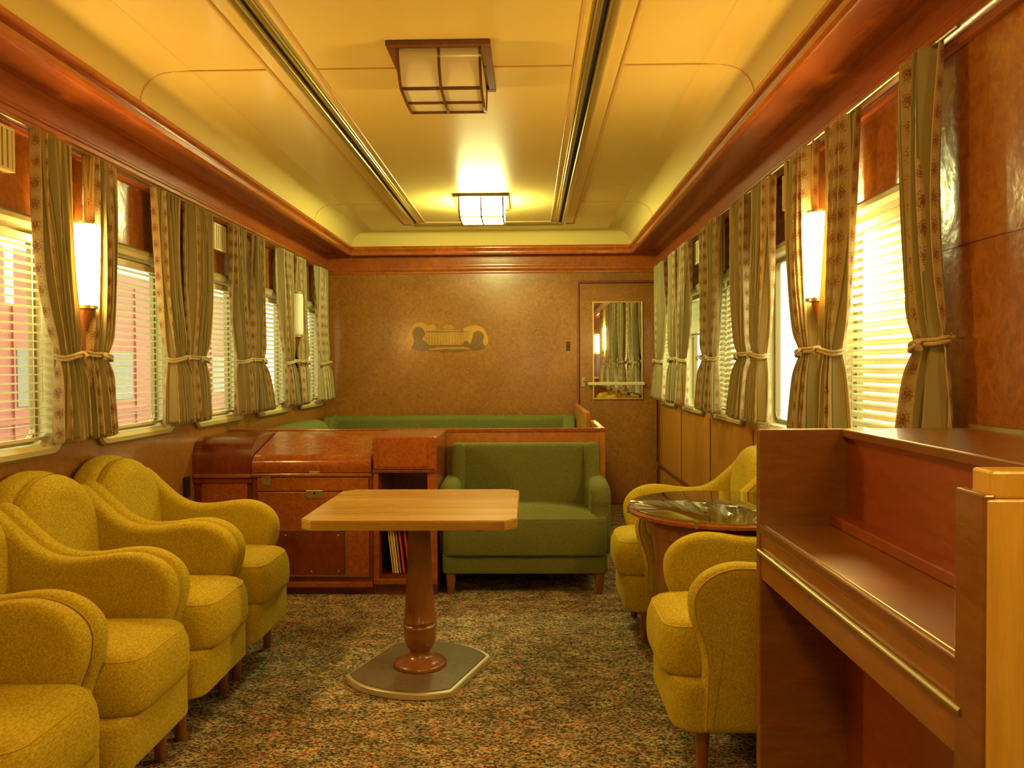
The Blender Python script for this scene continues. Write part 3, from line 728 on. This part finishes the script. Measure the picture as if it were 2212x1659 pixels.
# ------------------------------------------------------------------ round table with glass
rt = empty('round_table', (0.745, 3.06, 0)); tag(rt, 'round red-brown drum table with a glass top, between two mustard armchairs', 'table')
MB().lathe([(0.22,0.0),(0.225,0.06),(0.24,0.30),(0.262,0.50),(0.270,0.56),(0.285,0.562),(0.290,0.575),(0.290,0.6365)], 0, 0, 64).build('pedestal', wood('drum_veneer', (0.34,0.12,0.02), (0.22,0.07,0.012), (2,2,0.6), 0.35, 0.4, det=14), rt, smooth=True, angle=50)
MB().lathe([(0.335,0.6365),(0.345,0.637),(0.358,0.639),(0.364,0.642),(0.364,0.652),(0.355,0.660)], 0, 0, 72).build('apron', CABW, rt, smooth=True, angle=30)
MB().lathe([(0.353,0.6605),(0.357,0.6625),(0.357,0.6665),(0.354,0.668)], 0, 0, 72).build('glass_top', TGLASS, rt, smooth=True, angle=30)
for k in range(6):
    a = 2*pi*k/6 - 2.05
    MB().box(-0.006,0.006,-0.004,0.004,0.640,0.667).build('glass_clip', BRASS, rt, bevel=0.001)
    o = bpy.context.scene.collection.objects[-1]; o.location = (0.3655*cos(a), 0.3655*sin(a), 0); o.rotation_euler = (0,0,a+pi/2)

# ------------------------------------------------------------------ writing desk
dk = empty('writing_desk', (0.58, 1.01, 0)); tag(dk, 'tall red-brown wooden writing desk with high end panels at the right edge', 'desk')
D0 = 0.555   # to the wall (x from front)
LEN = 1.02
MB().box(0.0, D0, LEN-0.03, LEN, 0, 1.042).build('end_panel', DESKF, dk, bevel=0.004)
npn = MB().box(0.0, D0, 0.0, 0.052, 0, 1.030).build('end_panel', DESKS, dk, bevel=0.003)
MB().box(0.006, D0, 0.004, 0.048, 1.030, 1.066).build('cap_moulding', DESKS, npn, bevel=0.004)
MB().box(-0.004, 0.012, 0.002, 0.070, 0.0, 1.036).build('corner_post', DESKF, npn, bevel=0.003)
MB().box(0.22, 0.235, 0.052, LEN-0.03, 0.80, 1.022).build('upper_back', DESKR, dk)
MB().box(0.205, D0, 0.052, LEN-0.03, 1.022, 1.044).build('top_board', DESKF, dk, bevel=0.003)
MB().box(0.0, 0.225, 0.052, LEN-0.03, 0.780, 0.802).build('desktop', DESKF, dk, bevel=0.003)
MB().box(0.175, 0.222, 0.052, LEN-0.03, 0.802, 0.828).build('riser', DESKR, dk, bevel=0.003)
MB().box(0.004, 0.022, 0.052, LEN-0.03, 0.665, 0.780).build('apron', DESKS if False else wood('desk_apron_wood', (0.38,0.15,0.016), (0.28,0.10,0.011), (0.8,0.8,3), 0.3, 0.5, 0.5, det=14), dk, bevel=0.002)
MB().tube([(-0.002, 0.052, 0.735), (-0.002, LEN-0.032, 0.735)], 0.0065, 12).build('front_rail', BRASS, dk, smooth=True)
MB().tube([(0.010, 0.052, 0.803), (0.010, LEN-0.032, 0.803)], 0.0018, 8).build('inlay_line', BRASS, dk, smooth=True)
MB().box(0.22, 0.235, 0.052, LEN-0.03, 0.0, 0.780).build('kneehole_back', DESKR, dk)
MB().box(D0-0.02, D0, 0.0, LEN, 1.044, 1.052).build('back_strip', BRASS, dk)

# ------------------------------------------------------------------ cabinet row (one built-in piece per unit)
CY = 4.15; CB = 4.630
def unit(name, x0, x1, label):
    r = empty(name, ((x0+x1)/2, CY, 0)); tag(r, label, 'cabinet', 'red-brown cabinet units in front of the partition'); return r, (x1-x0)/2
D = CB-CY
u1, h = unit('cabinet', XL+0.002, -1.472, 'roll-fronted dark cabinet unit against the left wall')
MB().box(-h, h, 0.02, D, 0.06, 0.60).build('body', CABD, u1, bevel=0.003)
MB().box(-h, h, 0.05, D, 0.0, 0.06).build('plinth', BLACK, u1)
pf = smoothcurve([(0.0,0.655),(-0.004,0.70),(0.005,0.765),(0.035,0.808),(0.085,0.830),(0.16,0.836),(D,0.836)],5)
MB().prism([(D,0.60),(0.0,0.60)]+pf, YZ, -h, h).build('roll_top', CABD, u1, smooth=True, angle=40)
MB().box(-h, h, -0.014, 0.02, 0.628, 0.648).build('moulding', CABW, u1, bevel=0.004)
MB().box(-h+0.04, h-0.03, 0.008, 0.02, 0.09, 0.600).build('door', CABW, u1, bevel=0.003)
u2, h = unit('cabinet', -1.470, -0.832, 'slant-lidded middle cabinet unit with metal latch plates')
MB().box(-h, h, 0.0, D, 0.06, 0.655).build('body', CABD, u2, bevel=0.003)
MB().box(-h, h, 0.035, D, 0.0, 0.06).build('plinth', CABD, u2)
pf = smoothcurve([(-0.012,0.655),(-0.020,0.690),(-0.012,0.722),(0.020,0.742),(0.06,0.752)],5)
lid = MB().prism([(D,0.655)]+pf+[(0.30,0.812),(0.38,0.834),(D,0.836)], YZ, -h+0.004, h-0.004).build('lid', CABW, u2, smooth=True, angle=25)
MB().box(-h, h, -0.022, 0.01, 0.634, 0.652).build('moulding', CABW, u2, bevel=0.004)
MB().box(-h+0.03, h-0.02, -0.012, 0.002, 0.558, 0.630).build('drawer', CABW, u2, bevel=0.002)
dd_ = MB().box(-h+0.03, h-0.02, -0.012, 0.002, 0.10, 0.552).build('drop_door', CABW, u2, bevel=0.002)
cxm = 0.015
MB().box(cxm-0.045, cxm+0.045, -0.017, -0.010, 0.518, 0.562).build('latch_plate', BRASS, u2, bevel=0.002)
MB().box(cxm-0.004, cxm+0.004, -0.020, -0.016, 0.540, 0.552).build('keyhole', BLACK, u2)
MB().box(cxm-0.028, cxm+0.028, -0.017, -0.010, 0.640, 0.662).build('lock_plate', BRASS, u2, bevel=0.001)
MB().box(-0.268, -0.218, -0.017, -0.010, 0.588, 0.640).build('square_plate', BRASS, u2, bevel=0.001)
px0, px1, pz0, pz1 = -0.19, 0.178, 0.112, 0.346
MB().box(px0, px1, -0.018, -0.010, pz0, pz1).build('speaker_panel', CABD, u2)
fr = MB()
for a in ((px0-0.006,px0,pz0-0.006,pz1+0.006),(px1,px1+0.006,pz0-0.006,pz1+0.006),(px0,px1,pz0-0.006,pz0),(px0,px1,pz1,pz1+0.006)): fr.box(a[0],a[1],-0.021,-0.010,a[2],a[3])
fr.build('panel_trim', BRASS, u2)
for sx, sz in ((-0.14,0.325),(0.14,0.325),(-0.14,0.132),(-0.005,0.132),(0.14,0.132)):
    MB().lathe([(0.005,0),(0.004,0.002)], 0, 0, 10).build('screw', PLATE, u2, loc=(sx,-0.018,sz)).rotation_euler = (pi/2,0,0)
MB().box(-h, h, -0.016, 0.03, 0.045, 0.075).build('base_moulding', CABW, u2, bevel=0.004)
u3, h = unit('cabinet', -0.830, -0.490, 'open-shelved cabinet unit holding records, next to the green sofa')
MB().box(-h, -h+0.03, 0.0, D, 0.06, 0.836).build('side', CABW, u3, bevel=0.003)
MB().box(h-0.05, h, 0.0, D, 0.06, 0.836).build('side', CABW, u3, bevel=0.003)
MB().box(-h, h, D-0.012, D, 0.06, 0.83).build('back', CABD, u3)
MB().box(-h+0.03, h-0.05, 0.03, D-0.012, 0.068, 0.102).build('bottom_shelf', CABD, u3)
MB().box(-h+0.03, h-0.05, 0.01, D-0.012, 0.352, 0.372).build('middle_shelf', CABD, u3)
MB().box(-h+0.002, h-0.002, -0.006, D, 0.667, 0.842).build('top_box', CABW, u3, bevel=0.010, seg=3)
MB().box(-h+0.03, h-0.05, -0.012, 0.0, 0.682, 0.822).build('front_panel', CABW, u3, bevel=0.003)
MB().box(-h, h, -0.014, 0.02, 0.652, 0.668).build('moulding', CABD, u3, bevel=0.003)
MB().box(-h, h, 0.02, D, 0.0, 0.06).build('plinth', CABD, u3)
MB().box(-h, h, -0.012, 0.03, 0.060, 0.088).build('base_moulding', CABW, u3, bevel=0.004)
# records / magazines leaning in the lower shelf
recs = [(-0.742,0.004,(0.75,0.70,0.52),'thin white'), (-0.729,0.010,(0.72,0.50,0.12),'yellow'), (-0.716,0.008,(0.70,0.58,0.30),'cream'), (-0.702,0.007,(0.45,0.22,0.05),'brown'), (-0.683,0.010,(0.55,0.06,0.04),'red'), (-0.655,0.010,(0.50,0.05,0.05),'crimson')]
for k, (x, t, colr, nm) in enumerate(recs):
    me_ = mat('sleeve_'+nm.replace(' ', '_'), colr, 0.5)
    o = MB().box(-t/2, t/2, 0, 0.24, 0, 0.228).build('record_sleeve', me_, bevel=0.0008)
    o.location = (x+0.008, 4.20, 0.1045); o.rotation_euler = (0, radians(-6.5), 0)
    tag(o, nm+' record sleeve leaning in the lowest shelf of the open cabinet', 'record', 'record sleeves in the cabinet shelf')
# dark latch box on the left wall beside the cabinet
tag(boxo('door_latch', DARKM, (XL, XL+0.020, 4.03, 4.075, 0.54, 0.645)), 'small dark metal latch fixed low on the left wall beside the cabinet', 'latch')

# ------------------------------------------------------------------ partition
pt = empty('partition', (-0.67, 4.675, 0)); tag(pt, 'low honey-coloured wooden partition behind the cabinets and green sofa', 'partition')
MB().box(XL+0.67+0.005, 1.10, -0.012, 0.012, 0, 0.822).build('panel', HONEY, pt)
MB().box(XL+0.67+0.005, 1.118, -0.020, 0.020, 0.822, 0.845).build('cap_rail', CABW, pt, bevel=0.005, seg=3)
MB().box(1.084, 1.116, -0.016, 0.016, 0, 0.822).build('end_post', HONEY, pt, bevel=0.003)
MB().box(1.094, 1.114, 0.016, 0.70, 0, 0.822).build('return_panel', HONEY, pt)
MB().box(1.084, 1.120, 0.020, 0.70, 0.822, 0.845).build('return_cap', HONEY, pt, bevel=0.005, seg=3)
ep = boxo('bench_end_panel', HONEY, (0.395, 0.432, 5.62, YB-0.005, 0, 0.888), bevel=0.010)
tag(ep, 'honey-coloured wooden end panel standing at the right end of the rear green bench', 'panel')

# ------------------------------------------------------------------ green sofa
sf = empty('loveseat', (-0.027, 4.13, 0)); tag(sf, 'small moss-green two-seat sofa with wings in front of the partition', 'sofa')
sw_ = 0.438
body = rrect(-sw_, sw_, 0.02, 0.50, 0.03, 5)
pillow(body, 0.112, 0.210, 0.015, 0.0).build('base', GRN, sf, smooth=True, angle=60)
MB().tube([(p, q, 0.210) for p, q in offs(body, 0.002)], 0.004, 6, True).build('piping', GRNP, sf, smooth=True)
seat = rrect(-sw_+0.004, sw_-0.004, 0.0, 0.42, 0.05, 6)
sc = pillow(seat, 0.208, 0.415, 0.028, 0.045).build('seat_cushion', GRN, sf, smooth=True, angle=70)
MB().tube([(p, q, 0.405) for p, q in offs(seat, 0.006)], 0.0035, 6, True).build('piping', GRNP, sc, smooth=True)
bk = rrect(-0.395, 0.395, 0.25, 0.768, 0.05, 7)
rounded(bk, lambda p, q, t: (p, t+0.10*(q-0.4), q), 0.36, 0.475, 0.035, 5).build('backrest', GRN, sf, smooth=True, angle=75)
wing = smoothcurve([(0.45,0.772),(0.385,0.772),(0.355,0.745),(0.335,0.69),(0.320,0.63),(0.300,0.585),(0.26,0.55),(0.24,0.48)],4)
wing = [(0.24,0.30),(0.50,0.30),(0.52,0.76)] + wing
armp = smoothcurve([(0.36,0.60),(0.20,0.592),(0.11,0.585),(0.062,0.566),(0.040,0.53),(0.036,0.49),(0.048,0.45),(0.05,0.40)],4)
armp = [(0.05,0.20),(0.40,0.20),(0.42,0.56)] + armp
for s_ in (-1, 1):
    rounded(wing, YZ, s_*0.338, s_*0.425, 0.034, 5).build('wing', GRN, sf, smooth=True, angle=75)
    a = rounded(armp, YZ, s_*0.352, s_*0.460, 0.045, 6).build('armrest', GRN, sf, smooth=True, angle=75)
for x, y in ((-0.395,0.055),(0.395,0.055),(-0.39,0.44),(0.39,0.44)):
    MB().lathe([(0.016,0),(0.018,0.003),(0.029,0.115)], x, y, 16).build('leg', LEGW, sf, smooth=True)

# ------------------------------------------------------------------ benches of the rear booth
b1 = empty('bench', (-0.68, 6.60, 0)); tag(b1, 'long green upholstered bench along the back wall', 'bench')
rounded(rrect(-1.085, 1.07, 0.30, 0.792, 0.07, 7), lambda p, q, t: (p, t, q), 0.20, 0.335, 0.045, 6).build('backrest', GRN, b1, smooth=True, angle=75)
MB().tube([(-0.28,0.198,0.45),(-0.28,0.200,0.72),(-0.28,0.225,0.782)], 0.003, 6).build('seam', GRNP, b1, smooth=True)
pillow(rrect(-1.085, 1.065, -0.20, 0.22, 0.05, 5), 0.28, 0.43, 0.04, 0.02).build('seat_cushion', GRN, b1, smooth=True, angle=70)
MB().box(-1.08, 1.06, -0.16, 0.30, 0, 0.28).build('base', CABD, b1, bevel=0.004)
rounded([(0.0,0.30),(0.335,0.30),(0.335,0.77),(0.28,0.795),(0.10,0.79),(0.02,0.74)], YZ, -1.085, -0.98, 0.03, 5).build('armrest', GRN, b1, smooth=True, angle=75)
rounded([(-0.05,0.30),(0.335,0.30),(0.335,0.77),(0.28,0.795),(0.10,0.785),(0.0,0.70)], YZ, 0.96, 1.07, 0.03, 5).build('armrest', GRN, b1, smooth=True, angle=75)
b2 = empty('bench', (-1.60, 5.30, 0)); tag(b2, 'green upholstered bench along the left wall behind the partition', 'bench')
rounded(rrect(-0.54, 0.74, 0.25, 0.822, 0.13, 8), lambda p, q, t: (t, p, q), -0.165, 0.09, 0.10, 7).build('backrest', GRN, b2, smooth=True, angle=75)
pillow(rrect(-0.10, 0.33, -0.50, 0.98, 0.05, 5), 0.28, 0.43, 0.04, 0.02).build('seat_cushion', GRN, b2, smooth=True, angle=70)
MB().box(-0.16, 0.30, -0.50, 0.98, 0, 0.28).build('base', CABD, b2, bevel=0.004)

# ------------------------------------------------------------------ outside
tag(boxo('ground', GROUND, (-30, 30, -25, 35, -1.3, -1.2), bevel=0), kind='structure')
rc = empty('railcar', (-7.6, 5.0, -1.2)); tag(rc, 'red railway carriage standing outside the left windows', 'railcar')
MB().box(-1.3, 1.3, -12, 12, 0.8, 3.95).build('body', RED, rc, bevel=0.15, seg=4)
rb = MB()
for k in range(24): rb.box(1.295, 1.325, -11.5+k, -11.47+k, 0.95, 3.7)
rb.box(1.295, 1.33, -12, 12, 1.75, 1.80); rb.build('ribs', RED, rc)
for k in range(12):
    y = -11+2*k
    MB().box(1.29, 1.31, y-0.42, y+0.42, 1.95, 2.70).build('window', mat('dark_glass', (0.10,0.09,0.07), 0.1) if k == 0 else bpy.data.materials['dark_glass'], rc, bevel=0.01)
MB().box(-1.0, 1.0, -11, 11, 0.35, 0.8).build('underframe', DARKM, rc)
for k in (-9, -7, 7, 9):
    for sx in (-0.75, 0.75):
        o = MB().lathe([(0.42,-0.06),(0.42,0.06)], 0, 0, 24).build('wheel', DARKM, rc, loc=(sx, k, 0.42)); o.rotation_euler = (0, pi/2, 0)
sh = boxo('shed', PALE, (9.0, 10.0, -4, 26, -1.2, 1.3)); tag(sh, 'pale lineside shed wall outside the right windows', 'shed')
